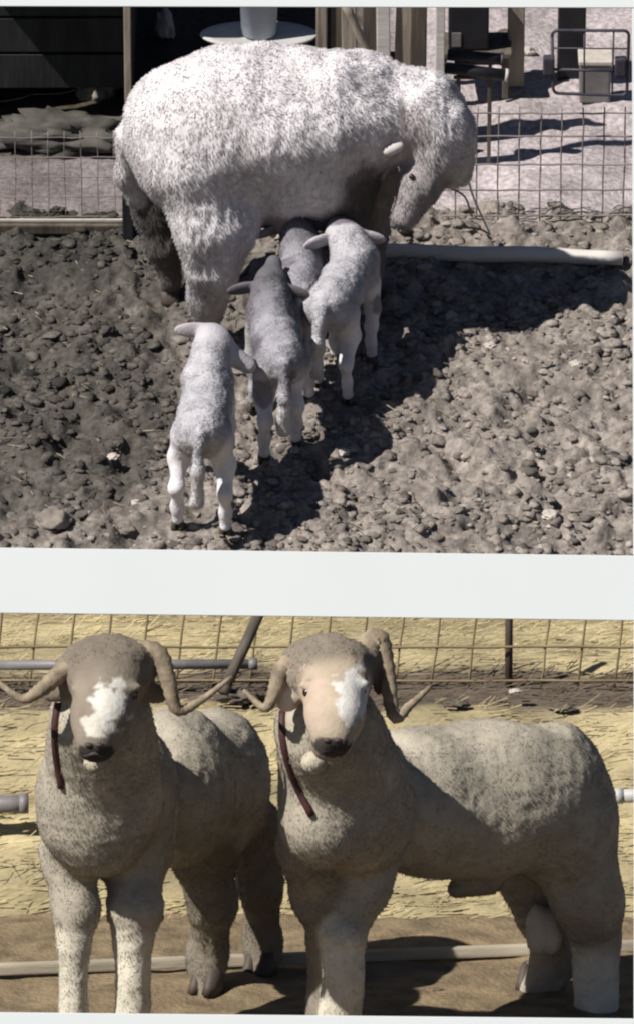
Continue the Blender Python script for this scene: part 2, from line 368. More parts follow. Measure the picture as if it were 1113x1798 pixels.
# pale litter ground beyond the upper fence
X, Y, Q = grid(-2.4, 2.4, 2.0, 6.5, .03); P0 = np.stack([X, Y, 0*X], 1)
Z = fbm(P0, 6, 91, 4)*.02-.012
pc = np.array([.34, .30, .305])*(1+fbm(P0, 7, 95, 4)[:, None]*.2)
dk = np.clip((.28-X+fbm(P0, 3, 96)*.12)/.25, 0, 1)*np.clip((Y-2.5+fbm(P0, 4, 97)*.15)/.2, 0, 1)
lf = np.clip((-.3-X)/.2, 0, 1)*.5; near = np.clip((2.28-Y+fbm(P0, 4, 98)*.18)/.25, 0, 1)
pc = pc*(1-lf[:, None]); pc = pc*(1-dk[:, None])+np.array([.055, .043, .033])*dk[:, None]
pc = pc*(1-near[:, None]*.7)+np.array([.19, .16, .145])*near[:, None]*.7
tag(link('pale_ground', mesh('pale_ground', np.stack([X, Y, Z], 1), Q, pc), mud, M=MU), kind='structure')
# hillside under the upper yard
hv = [Vector(MU @ Vector(p)) for p in ((-12, -.2, -.06), (12, -.2, -.06), (12, 60, -.06), (-12, 60, -.06))]
tag(link('hillside', mesh('hillside', [v[:] for v in hv], [(0, 1, 2, 3)]), dirt), kind='structure')

# ================================================================== white page
def page():
    dpt = 18.6; k = dpt/D/PPM
    def pp(px, py, d=0): return CAM + ray(px, py)*(dpt+d)
    t = .006
    def slab(q, name):
        bm = bmesh.new(); vs = [bm.verts.new(pp(x, y)) for x, y in q]+[bm.verts.new(pp(x, y)+F*t) for x, y in q]
        bm.faces.new(vs[:4]); bm.faces.new(vs[4:][::-1])
        for i in range(4): bm.faces.new((vs[i], vs[(i+1) % 4], vs[4+(i+1) % 4], vs[4+i]))
        bmesh.ops.bevel(bm, geom=bm.edges[:], offset=.0012, segments=2, affect='EDGES')
        return bm_done(bm, name)
    base = (CAM+ray(556, 1900)*dpt); r = thing('white_page', M0, (base.x, base.y, 0), 'white paper page with two picture openings, its blank margins across the top, middle and bottom', 'page')
    for nm, q in (('margin', [(-40, -60), (1150, -60), (1150, 14), (-40, 11)]), ('margin', [(-40, 961), (1150, 976), (1150, 1090), (-40, 1076)]),
                  ('margin', [(-40, 1777), (1150, 1789), (1150, 1950), (-40, 1950)])):
        o = link(nm, slab(q, nm), paper, r); o.matrix_parent_inverse = r.matrix_world.inverted()
    o = link('margin', slab([(1109, 14.5), (1150, 14.5), (1150, 975.5), (1111, 975.5)], 'margin'), paper, r); o.matrix_parent_inverse = r.matrix_world.inverted()
    o = link('margin', slab([(1112, 1090.5), (1150, 1090.5), (1150, 1788.5), (1112, 1788.5)], 'margin'), paper, r); o.matrix_parent_inverse = r.matrix_world.inverted()
page()

# ================================================================== upper background
def loc(root, M, p): return Vector(p)-(M.inverted() @ root.matrix_world.translation)   # yard point -> thing-local (no rz)
def wire_fence(name, M, y, xs, zs, ztop, label, group, wm, wr=.0016, lean=0, posts=(), postr=.012, postm=None, zb=0, hm=None, rails=()):
    r = thing(name, M, (sum(xs)/len(xs), y, zb), label, 'fence', group); cx = sum(xs)/len(xs)
    for x in xs:
        a = random.uniform(-.004, .004)
        pts = [(x-cx+lean*t*ztop+random.uniform(-.002, .002), a, t*ztop) for t in [i/6 for i in range(7)]]
        link('vertical_wire', tube(pts, wr, 5, 'vertical_wire'), wm, r)
    x0, x1 = min(xs)-cx-.04, max(xs)-cx+.04
    for z in zs:
        pts = [(x0+(x1-x0)*i/16, -.004+random.uniform(-.001, .001), z+random.uniform(-.002, .002)) for i in range(17)]
        link('horizontal_wire', tube(pts, wr*1.15, 5, 'horizontal_wire'), hm or wm, r)
    for x, h in posts:
        link('post', tube([(x-cx, .012+postr, -.05), (x-cx, .012+postr, h*.5), (x-cx, .012+postr, h)], postr, 10, 'post'), postm or wm, r)
    for z, rr, mm in rails:
        link('rail', tube([(x0-.05, .01, z), (0, .01, z), (x1+.05, .01, z)], rr, 8, 'rail'), mm, r)
    return r
# right mesh fence
xs = [up(px, 300, 2.0).x for px in range(800, 1190, 37)]
wire_fence('wire_fence', MU, 2.03, xs, [.03, .12, .21, .31, .39], .41, 'brown wire mesh fence in front of the pale ground on the right', 'mesh fences', wirem, .0025)
xs = [up(px, 300, 2.0).x for px in range(-60, 215, 29)]
wire_fence('wire_fence', MU, 2.02, xs, [.03, .10, .17, .24, .31], .33, 'wire mesh fence left of the dark post beside the shed', 'mesh fences', wirem, .0015)
# base beam and post at left
p = up(110, 378, y=1.98)
b = thing('base_beam', MU, (p.x, 1.97, 0), 'long dark timber beam lying along the foot of the left mesh fence', 'beam')
link('timber', box(.62, .04, .035, (-.06, 0, .018), .006, .002), darkwood, b)
link('pale_edge', box(.60, .012, .012, (-.06, -.002, .042), .003, .001), stone, b)
p = up(226, 380, y=1.97)
b = thing('fence_post', MU, (p.x, 1.93, 0), 'slim dark post with grey upper half between shed opening and ewe', 'post')
link('post_foot', box(.035, .03, .42, (0, 0, .21), .004), tar, b); link('post_top', box(.022, .022, .55, (.006, 0, .695), .003), tanwood, b)
# shed
x0 = up(-60, 140, y=2.72).x; x1 = up(222, 140, y=2.72).x; wd = x1-x0; cx = (x0+x1)/2
sh = thing('shed', MU, (cx, 2.72, 0), 'black open-fronted shed with a dark interior at the upper left', 'shed')
link('back_wall', box(wd, .03, .78, (0, 1.3, .39)), tar, sh)
nb = 9
for i in range(nb): link('board', box(1.3/nb-.006, .02, .78, (0, 0, 0), .003), tar, sh).location = (-wd/2-.01, .03+1.3/nb*(i+.5), .39)
for o in sh.children:
    if o.name.startswith('board'): o.rotation_euler = (0, 0, math.pi/2)
for i in range(nb):
    o = link('board', box(1.3/nb-.006, .02, .78, (0, 0, 0), .003), tar, sh); o.location = (wd/2+.01, .03+1.3/nb*(i+.5), .39); o.rotation_euler = (0, 0, math.pi/2)
link('roof', box(wd+.2, 1.7, .04, (-.03, .62, .80)), darkwood, sh)
for i in range(4): link('plank', box(wd, .02, .12, (0, 0, .19+.13*i), .003, .002), tar, sh)
# muck heap before the shed
def lump(name, M, p, r, m, label, cat, group=None, seed=1, fr_=2.2, amp=.25):
    bm = bmesh.new(); bmesh.ops.create_icosphere(bm, subdivisions=4, radius=1)
    Vv = np.array([v.co[:] for v in bm.verts]); d = fbm(Vv, fr_, seed, 3)*amp
    for v, q in zip(bm.verts, d): v.co = Vector((v.co.x*r[0], v.co.y*r[1], max(v.co.z, -.3)*r[2]))*(1+q)
    o = link(name, bm_done(bm, name, True), m, None, M @ Matrix.Translation(Vector(p)+Vector((0, 0, r[2]*.15)))); return tag(o, label, cat, group)
p = up(120, 165, y=2.62); lump('muck_heap', MU, (p.x, 2.62, .0), (.24, .10, .06), mat('muck', (.07, .066, .058), .95, .4, 14), 'low grey brown muck heap in front of the black shed', 'muck heap', seed=3, amp=.42, fr_=4.5)
p = up(175, 150, z=0); lump('muck_heap', MU, (p.x, p.y-.05, .0), (.07, .05, .07), mat('muck_pale', (.2, .18, .16), .95, .4, 14), 'small paler muck pile nearest the post under the shed front', 'muck heap', seed=9, amp=.4)
# bucket on dish
p = up(455, 70, y=2.62)
stp = thing('stump', MU, (p.x, 2.62, 0), 'dark round stump under the pale dish behind the ewe', 'stump')
link('trunk', tube([(0, 0, -.01), (.003, 0, p.z*.5), (0, 0, p.z-.001)], [.10, .085, .09], 18), darkwood, stp)
d = thing('round_dish', MU, (p.x, p.y, p.z), 'broad pale oval dish under the bucket behind the ewe', 'dish')
link('bowl', lathe([(.09, 0), (.14, .008), (.182, .014), (.188, .020), (.182, .024), (.15, .02), (.0001, .02)], 40), enamel, d).scale = (1, .5, 1)
bk = thing('bucket', MU, (p.x, p.y, p.z+.026), 'blue-grey bucket standing in the pale dish behind the ewe', 'bucket')
link('pail', lathe([(.052, 0), (.056, .004), (.064, .22), (.069, .222), (.069, .232), (.062, .232), (.05, .02), (.0001, .02)], 36), bluegrey, bk)
link('handle', tube([(.066*math.cos(a), -.02, .2+.06*math.sin(a)) for a in [math.pi*i/12 for i in range(13)]], .003, 6), steel, bk)
p = up(290, 66, z=0); lump('sack', MU, (p.x, p.y, .02), (.032, .03, .075), stone, 'small pale bundled sack standing left of the bucket', 'sack', seed=12)
# brown planks right of the bucket
pl_ = thing('plank_screen', MU, (up(640, 100, y=2.55).x, 2.55, 0), 'weathered brown and tan plank screen behind the back of the ewe', 'plank screen')
cx = pl_.matrix_world.translation; bx = up(640, 100, y=2.55).x
xs_ = 555; i = 0
while xs_ < 735:
    w_ = random.choice((22, 30, 26, 36)); a = up(xs_, 100, y=2.55).x-bx; bb_ = up(xs_+w_-3, 100, y=2.55).x-bx
    o = link('plank', box(bb_-a, .022, .8, ((a+bb_)/2, random.uniform(-.01, .01), .4), .004, .003), [tanwood, darkwood, tanwood, darkwood, palewood][i % 5], pl_); o.rotation_euler = (0, random.uniform(-.03, .03), 0)
    xs_ += w_; i += 1
link('cross_rail', box(.34, .02, .05, (0, .03, .3), .004), darkwood, pl_)
p = up(771, 140, y=2.45); b = thing('pale_post', MU, (p.x, 2.42, 0), 'pale square timber post standing right of the plank screen', 'post'); link('timber', box(.028, .028, .95, (0, 0, .475), .003, .001), palewood, b)
p = up(715, 130, y=2.4); b = thing('pale_brace', MU, (p.x, 2.38, 0), 'pale curved stake leaning just left of the pale post', 'stake'); link('timber', tube(spline([(-.06, 0, 0), (-.02, 0, .28), (-.05, 0, .36), (-.12, 0, .42), (-.2, 0, .6)], 5), .014, 8), tanwood, b)
# dark crate and drums
p = up(822, 84, y=2.9); b = thing('black_crate', MU, (p.x, 2.9, p.z-.01), 'black box standing upper right of the pale post', 'crate')
link('shell', box(.13, .12, .2, (0, .06, .10), .008), blackm, b); link('lid', box(.136, .126, .012, (0, .06, .207), .004), steel, b); link('label_plate', box(.03, .004, .05, (-.04, -.002, .04), .001), galv, b)
b2 = thing('trestle', MU, (p.x, 2.9, 0), 'low dark trestle carrying the black box', 'trestle')
link('top_board', box(.24, .16, .02, (.02, .06, p.z-.022), .004), darkwood, b2)
for sx in (-.08, .12):
    for sy in (.0, .12): link('leg', box(.02, .02, max(.02, p.z-.034), (sx, sy, (p.z-.034)/2), .003), darkwood, b2)
for i, (a, c, y_) in enumerate((((785, 96), (880, 104), 2.62), ((775, 118), (888, 132), 2.45))):
    A_ = up(*a, y=y_); B_ = up(*c, y=y_); r0 = .019
    b = thing('black_pipe', MU, ((A_.x+B_.x)/2, y_, (A_.z+B_.z)/2), ['upper of two short black pipes right of the pale post', 'lower of two short black pipes, the one with a white cap'][i], 'pipe', 'black pipes')
    h_ = (B_-A_)/2; link('barrel', tube([-h_, h_*0, h_], r0, 14), blackm, b); link('collar', tube([h_*.96, h_*1.06], r0*1.12, 14), enamel if i else steel, b)
    st = thing('pipe_stand', MU, ((A_.x+B_.x)/2, y_+.0, 0), ['rear stand holding the upper black pipe', 'front stand holding the lower black pipe'][i], 'stand', 'pipe stands')
    zz = (A_.z+B_.z)/2-r0; 
    for sx in (-.05, .05): link('leg', box(.012, .012, max(.02, zz), (sx, 0, zz/2), .002), darkwood, st)
    link('cross_bar', box(.13, .016, .008, (0, 0, zz-.003), .002), darkwood, st)
p = up(905, 80, y=3.0); b = thing('grey_post', MU, (p.x, 3.0, 0), 'short grey brown post between the black pipes and the steel frame', 'post'); link('timber', box(.055, .04, .3, (0, 0, .15), .004), tanwood, b); link('cap', box(.065, .05, .012, (0, 0, .308), .003), darkwood, b)
for j, (px_, py_q) in enumerate(((875, 82), (885, 62), (925, 92), (862, 66))):
    p = up(px_, py_q, z=0); lump('stone', MU, (p.x, p.y, 0), (.025, .02, .018), [palewood, darkwood, stone, tanwood][j], ['pale stone by the grey post base', 'dark stone left of the grey post', 'grey stone right of the grey post', 'tan stone beside the black box'][j], 'stone', 'stones by the grey post', seed=20+j)
# steel frame with blocks
y_ = 2.0; P4 = [up(*q, y=y_) for q in ((968, 46), (1103, 46), (1099, 160), (970, 156))]
cen = sum(P4, Vector())/4
fr_ = thing('steel_frame', MU, (cen.x, y_-.03, 0), 'dark square steel tube frame with rounded corners hung on the right fence', 'frame')
off = Vector((cen.x, y_, 0)); q4 = [p-off for p in P4]
def rounded(c4, r=.02, n=5):
    out = []
    for i in range(4):
        a, b_, c = c4[i-1], c4[i], c4[(i+1) % 4]; u = (a-b_).normalized()*r; v = (c-b_).normalized()*r
        for k in range(n+1):
            t = k/n; out.append(b_+u*(1-t)**2+v*t**2)
    return out+[out[0]] if False else out
rp_ = rounded(q4); rp_ = rp_+[rp_[0]]
link('outer_tube', tube(rp_, .0052, 8), steel, fr_)
def lerp(a, b_, t): return a+(b_-a)*t
link('cross_bar', tube([lerp(q4[0], q4[3], .62), lerp(q4[1], q4[2], .62)], .005, 8), steel, fr_)
link('cross_bar', tube([lerp(q4[0], q4[3], .28), lerp(q4[1], q4[2], .28)], .0025, 8), steel, fr_)
link('upright', tube([lerp(q4[0], q4[1], .42), lerp(q4[3], q4[2], .42)], .003, 8), steel, fr_)
link('upright', tube([lerp(q4[0], q4[1], .8), lerp(q4[3], q4[2], .8)], .003, 8), steel, fr_)
for t_, s_ in ((0, -.012), (1, -.022)):
    c_ = lerp(lerp(q4[0], q4[3], .56), lerp(q4[1], q4[2], .56), t_)+Vector((s_, .004, 0)); link('hinge_block', box(.036, .03, .062, c_, .006), steel, fr_)
p = up(1003, 44, y=3.05); b = thing('black_box', MU, (p.x, 3.05, 0), 'black box beyond the fence behind the top of the steel frame', 'crate'); link('shell', box(.09, .08, p.z+.12, (0, 0, (p.z+.12)/2), .006), blackm, b); link('lid', box(.1, .09, .01, (0, 0, p.z+.125), .003), steel, b)
p = up(1045, 60, y=2.9); b = thing('grey_block', MU, (p.x, 2.9, 0), 'grey concrete block beside the black box behind the frame', 'block'); link('block', box(.10, .09, .14, (0, 0, .07), .008), galv, b); link('slab', box(.11, .1, .014, (0, 0, .147), .003), stone, b)
# pale pole on the ground
A_ = up(640, 440, z=.028); B_ = up(1092, 452, z=.028)
b = thing('pale_pole', MU, ((A_+B_)/2*1.0), 'long pale weathered pole lying on the mud right of the ewe', 'pole')
h_ = (B_-A_)/2; pts = [h_*(-1+2*i/12)+Vector((0, random.uniform(-.002, .002), .003*math.sin(i))) for i in range(13)]
link('log', tube(pts, [.026-.003*abs(i-6)/6 for i in range(13)], 14), palewood, b)
link('cut_end', tube([h_*1.0, h_*1.004], .022, 14), tanwood, b)
# twigs by muzzle
for j, pts in enumerate(([(822, 318), (832, 350), (860, 412)], [(790, 330), (815, 345), (828, 380)], [(860, 412), (840, 402), (800, 398)])):
    q = [up(*a, y=1.5+.05*j) for a in pts]; g = Vector((q[0].x, q[0].y, max(0, q[-1].z)))
    b = thing('dry_stalk', MU, g, ['long bent dry stalk standing right of the ewe head', 'short dry stalk touching the ewe forehead', 'dry stalk lying flat right of the ewe muzzle'][j], 'stalk', 'dry stalks')
    link('stem', tube(spline([v-g for v in q], 4), .0035, 6), [palewood, tanwood, tanwood][j], b)
# loose stones on the mud
for j, (px_, py_q, s_) in enumerate(((650, 632, .016), (860, 608, .016), (600, 795, .018), (966, 905, .022), (1085, 862, .024), (390, 700, .014), (200, 803, .015), (243, 884, .016), (95, 915, .045), (1010, 640, .016))):
    p = up(px_, py_q, z=.01)
    lab = ['small pale stone right of the lamb hooves', 'pale stone below the middle of the pole', 'white stone lying in front of the right lamb hooves', 'pale flat stone near the lower right of the mud', 'largest pale stone at the right edge of the mud', 'pale stone between the two front lambs', 'small pale stone in the dark mud left of the front lamb', 'grey stone in the dark mud near the front lamb hooves', 'big rounded clod at the lower left corner', 'pale stone below the right end of the pole'][j]
    lump('stone', MU, p, (s_*1.2, s_, s_*.7), stone if j != 8 else mat('clod', (.2, .175, .15), .95, .3), lab, 'stone', 'loose stones on the mud', seed=50+j)

# ================================================================== ewe
EW = (.60, .57, .59); EF = (.27, .245, .25)
def make_ewe():
    g = up(400, 560, z=0); base = Vector((g.x, 1.35, 0))
    r = thing('ewe', MU, base, 'big white woolly ewe standing over the lambs with her head lowered to the right', 'sheep')
    def p(px, py, y): return up(px, py, y)-base
    pr = [ell(p(318, 228, 1.42), (.165, .20, .215), EW, 1, .08), ell(p(395, 215, 1.42), (.2, .23, .225), EW, 1, .08), ell(p(480, 222, 1.42), (.22, .24, .232), EW, 1, .08), ell(p(570, 212, 1.44), (.18, .22, .215), EW, 1, .08), ell(p(640, 205, 1.45), (.14, .18, .18), EW, 1, .08),
          ell(p(520, 300, 1.40), (.2, .18, .12), EW, 1, .08)]
    pr += chain([p(650, 195, 1.45), p(735, 205, 1.42), p(772, 262, 1.38)], [.15, .125, .095], EW, 1, .05)
    pr += chain([p(765, 265, 1.36), p(735, 325, 1.30), p(708, 380, 1.26)], [.082, .062, .042], EF, .55, .03)
    pr += [ell(p(778, 235, 1.38), (.108, .085, .105), EW, 1, .04), ell(p(798, 290, 1.40), (.045, .05, .06), EW, 1, .05)]
    pr += [ell(p(690, 262, 1.27), (.036, .014, .017), (.6, .56, .55), .1, .012, fwd=(1, .3, .25)), ell(p(812, 305, 1.42), (.03, .016, .045), EW, .1, .012)]
    # legs
    pr += chain([p(350, 300, 1.32), p(380, 395, 1.26), p(375, 470, 1.24), p(365, 520, 1.27), p(365, 566, 1.27)], [.16, .115, .07, .05, .036], EW, 1, .06)
    pr += chain([p(275, 270, 1.56), p(280, 360, 1.54), p(290, 430, 1.5), p(300, 490, 1.5)], [.10, .07, .045, .032], (.055, .048, .045), 1, .05)  # far hind leg: its shade is put into the dark wool colour
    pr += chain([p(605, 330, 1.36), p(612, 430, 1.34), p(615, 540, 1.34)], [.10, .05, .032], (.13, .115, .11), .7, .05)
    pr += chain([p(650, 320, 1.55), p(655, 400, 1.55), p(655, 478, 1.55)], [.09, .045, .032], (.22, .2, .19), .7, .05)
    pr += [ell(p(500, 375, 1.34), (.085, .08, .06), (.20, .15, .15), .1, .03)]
    pr += chain([p(232, 245, 1.46), p(226, 300, 1.48), p(238, 345, 1.48)], [.045, .04, .028], EW, 1, .03)
    def paint(V, C, Wl, n):
        s = fbm(V*np.array([1, 1, .25]), 16, 4, 3); C = C*(1+.22*s[:, None])
        for q, rad, cl in ((p(728, 235, 1.30), (.055, .09, .095), (.36, .31, .32)), (p(645, 330, 1.26), (.085, .2, .115), (.09, .078, .075)), (p(705, 190, 1.3), (.012, .1, .07), (.13, .11, .11))):  # last two patches paint throat and neck-crease shade into the wool
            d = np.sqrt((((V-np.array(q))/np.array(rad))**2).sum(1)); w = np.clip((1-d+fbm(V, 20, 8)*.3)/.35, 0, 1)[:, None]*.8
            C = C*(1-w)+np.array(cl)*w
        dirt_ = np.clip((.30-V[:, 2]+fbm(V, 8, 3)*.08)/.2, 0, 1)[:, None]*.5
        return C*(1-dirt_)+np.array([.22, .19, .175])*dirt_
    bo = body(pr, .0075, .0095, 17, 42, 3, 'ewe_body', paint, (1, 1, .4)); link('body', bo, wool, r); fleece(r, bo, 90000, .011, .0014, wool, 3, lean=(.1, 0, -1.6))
    for q in ((365, 578, 1.27), (303, 505, 1.5), (615, 552, 1.34), (655, 488, 1.55)):
        v = p(*q); v.z = .002; hoof(r, v, .032, 0)
    for s, q in ((1, (722, 310, 1.252)),): ball('eye', r, p(*q), .009, eyem)
    ball('nostril', r, p(700, 388, 1.235), .009, eyem, (1, .6, .6))
    ball('teat', r, p(480, 405, 1.30), .014, mat('teat', (.42, .27, .26)), (1, 1, 1.8)); ball('teat', r, p(530, 402, 1.30), .014, bpy.data.materials['teat'], (1, 1, 1.8))
make_ewe()

# ================================================================== lambs
LWc = (.60, .585, .61)
def lamb(x, y, yaw, sc, label, head, muz, neck_r=.045, hind=((-.01, .06), (-.01, -.06)), front=((.27, .05), (.27, -.05)), tail=(( -.085, 0, .345), (-.115, .005, .25), (-.115, .008, .15)), ears=None, dark=0, seed=1, spots=()):
    r = thing('lamb', MU, (x, y, 0), label, 'lamb', 'lambs around the ewe', math.pi/2-yaw); r.scale = (sc,)*3
    h = Vector(head); m_ = Vector(muz); f = (m_-h).normalized(); side = Vector((0, 0, 1)).cross(f).normalized(); upv = f.cross(side)
    pr = [ell((0, 0, .318), (.09, .068, .072), LWc, 1, .04), ell((.12, 0, .31), (.13, .07, .072), LWc, 1, .04), ell((.255, 0, .312), (.08, .062, .078), LWc, 1, .04)]
    pr += chain([(.27, 0, .33), (.5*(.27+h.x), h.y*.5, .5*(.36+h.z)), h], [.065, neck_r*1.05, neck_r], LWc, .7, .03)
    pr += [ell(h+f*.01, (.052, .042, .044), LWc, .2, .02, fwd=f), ]
    pr += chain([h+f*.02-upv*.004, m_], [.037, .023], LWc, .1, .02)
    for s in (1, -1):
        e = ears[0 if s == 1 else 1] if ears else side*s*.085-upv*.012-f*.02
        e = Vector(e); b0 = h+side*s*.032+upv*.012-f*.012
        pr += [ell(b0+e*.5, (e.length*.58, .010, .024), (.56, .52, .54), .1, .01, fwd=e, upv=upv if abs(e.normalized().dot(upv)) < .8 else f)]
    for (hx, hy) in hind:
        s = 1 if hy > 0 else -1
        pr += chain([(hx*.3, s*.042, .29), (hx+.02, hy*.95, .215), (hx-.035, hy, .15), (hx-.015, hy, .08), (hx-.01, hy, .036)], [.046, .027, .0165, .013, .0165], LWc, .5, .025)
    for (hx, hy) in front:
        s = 1 if hy > 0 else -1
        pr += chain([(.26, s*.04, .26), (.5*(.27+hx), hy, .18), (hx+.004, hy, .13), (hx, hy, .075), (hx+.006, hy, .036)], [.036, .021, .017, .013, .016], LWc, .5, .025)
    pr += chain([Vector(t) for t in tail], [.018, .016, .019], LWc, 1, .015)
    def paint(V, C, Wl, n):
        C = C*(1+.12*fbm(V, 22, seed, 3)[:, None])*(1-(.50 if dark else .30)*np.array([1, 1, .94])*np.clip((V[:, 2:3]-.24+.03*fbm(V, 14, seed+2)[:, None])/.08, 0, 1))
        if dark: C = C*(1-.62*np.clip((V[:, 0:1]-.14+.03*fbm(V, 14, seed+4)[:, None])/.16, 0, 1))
        for (sx, sy, sz, rr) in spots:
            d = np.linalg.norm(V-np.array([sx, sy, sz]), axis=1); w = np.clip((rr-d+fbm(V, 25, seed+3)*.012)/.012, 0, 1)[:, None]*.8
            C = C*(1-w)+np.array([.15, .135, .155])*w
        return C
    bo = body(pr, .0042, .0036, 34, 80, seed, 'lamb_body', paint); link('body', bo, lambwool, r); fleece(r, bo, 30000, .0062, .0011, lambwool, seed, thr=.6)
    for (hx, hy) in list(hind)+list(front): hoof(r, Vector((hx+.004, hy, 0)), .0195)
    for s in (1, -1): ball('eye', r, h+f*.03+side*s*.034+upv*.012, .0075, eyem)
    ball('nose', r, m_+f*.018, .012, mat('nose%d' % seed, (.28, .2, .21)), (.8, .9, .6))
    return r
gA = up(357, 932, z=0); lamb(gA.x, gA.y+.01, math.radians(3), 1.06, 'nearest white lamb, seen from behind with its head turned right', (.35, -.005, .405), (.345, -.105, .33), ears=((.0, .10, -.005), (.03, -.05, -.05)), hind=((0, .07), (-.03, -.065)), seed=2)
gB = up(495, 802, z=0); lamb(gB.x, gB.y+.01, math.radians(-7), 1.04, 'grey-white middle lamb seen from behind reaching under the ewe belly', (.36, -.01, .36), (.44, -.03, .39), hind=((-.03, .055), (.05, -.045)), dark=1, seed=5, spots=((.05, .1, .3, .09), (-.05, .06, .24, .05), (.3, .05, .36, .06), (-.08, -.01, .3, .035)))
lamb(-.055, .98, math.radians(2), 1.0, 'grey-faced lamb half hidden behind the middle lamb under the ewe', (.33, .03, .38), (.40, .05, .42), dark=1, seed=8, spots=((.34, 0, .42, .06), (.1, .05, .37, .05)))
gD = up(577, 706, z=0); lamb(gD.x+.005, gD.y+.01, math.radians(16), 1.04, 'white lamb with grey patches at the right, its head up under the ewe', (.32, .055, .37), (.39, .09, .39), hind=((-.02, .055), (.0, -.055)), front=((.22, .05), (.24, -.055)), seed=11, spots=((.36, .06, .40, .07), (.1, .085, .30, .06), (.02, .07, .36, .035), (.33, .06, .45, .05), (.25, -.08, .2, .03), (.2, .08, .38, .03)))

# ================================================================== rams
RW = (.345, .31, .25); RC = (.20, .17, .135); RD = (.225, .19, .15); RL = (.60, .56, .46)
def horn(r, pts, r0, label=None):
    sp = spline(pts, 8); n = len(sp)
    o = link('horn', tube(sp, [r0*1.6*(1-.86*(i/(n-1))**.8) for i in range(n)], 12, 'horn', .075), hornm, r)
    if label: o['label'] = label
def make_ram(label, base, prims, feet, horns, eyes, nose, neck_line, chin, seed, blaze):
    base = Vector(base); r = thing('ram', M0, base, label, 'sheep', 'horned rams')
    def p(q): return lo(*q)-base
    pr = [ell(p(chin), (.030, .022, .026), (.40, .36, .28), 1, .015)]
    for k in prims:
        if k[0] == 'e': pr.append(ell(p(k[1]), k[2], k[3], k[4], k[5], *([k[6]] if len(k) > 6 else [])))
        else: pr += chain([p(q) for q in k[1]], k[2], k[3], k[4], k[5])
    def paint(V, C, Wl, n):
        C = C*(1+.16*fbm(V, 12, seed, 3)[:, None])
        for (q, rad, cl) in blaze:
            c = np.array(p(q)); d = np.sqrt((((V-c)/np.array(rad))**2).sum(1)); w = np.clip((1-d+fbm(V, 38, seed+7)*.4)/.14, 0, 1)[:, None]*(n[:, 1:2] < .3)
            C = C*(1-w)+np.array(cl)*w
        return C
    for q in eyes: pr.append(ell(p((q[0], q[1]-13, q[2]+.004)), (.022, .014, .010), tuple(np.array(RD)), .3, .015))
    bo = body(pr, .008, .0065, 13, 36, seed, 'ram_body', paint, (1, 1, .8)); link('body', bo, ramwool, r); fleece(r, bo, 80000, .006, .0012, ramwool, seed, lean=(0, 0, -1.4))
    for q in feet:
        v = p(q); v.z = .0; hoof(r, v, .042, -math.pi/2-.5)
    for h in horns: horn(r, [p(q) for q in h[0]], h[1])
    for q in eyes: ball('eye', r, p((q[0], q[1], q[2]+.003)), .0125, eyem)
    
    nm = mat('ram_nose%d' % seed, (.05, .04, .04), .5)
    for sx in (-9, 9): ball('nostril', r, p((nose[0]+sx, nose[1], nose[2])), .011, nm, (1, .7, .6))
    link('mouth', tube([p((nose[0]-17, nose[1]+20, nose[2]+.02)), p((nose[0], nose[1]+15, nose[2]+.0)), p((nose[0]+17, nose[1]+20, nose[2]+.02))], .005, 6), nm, r)
    if neck_line:
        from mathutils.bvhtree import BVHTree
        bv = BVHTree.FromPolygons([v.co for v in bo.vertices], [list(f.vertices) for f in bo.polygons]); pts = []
        for q in spline([Vector((a[0], a[1], 0)) for a in neck_line], 6):
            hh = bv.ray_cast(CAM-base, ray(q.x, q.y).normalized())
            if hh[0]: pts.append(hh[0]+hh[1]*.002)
        link('dark_neck_line', tube(pts, .0105, 8), maroonm, r)  # thin dark maroon line traced down the neck surface
    return r
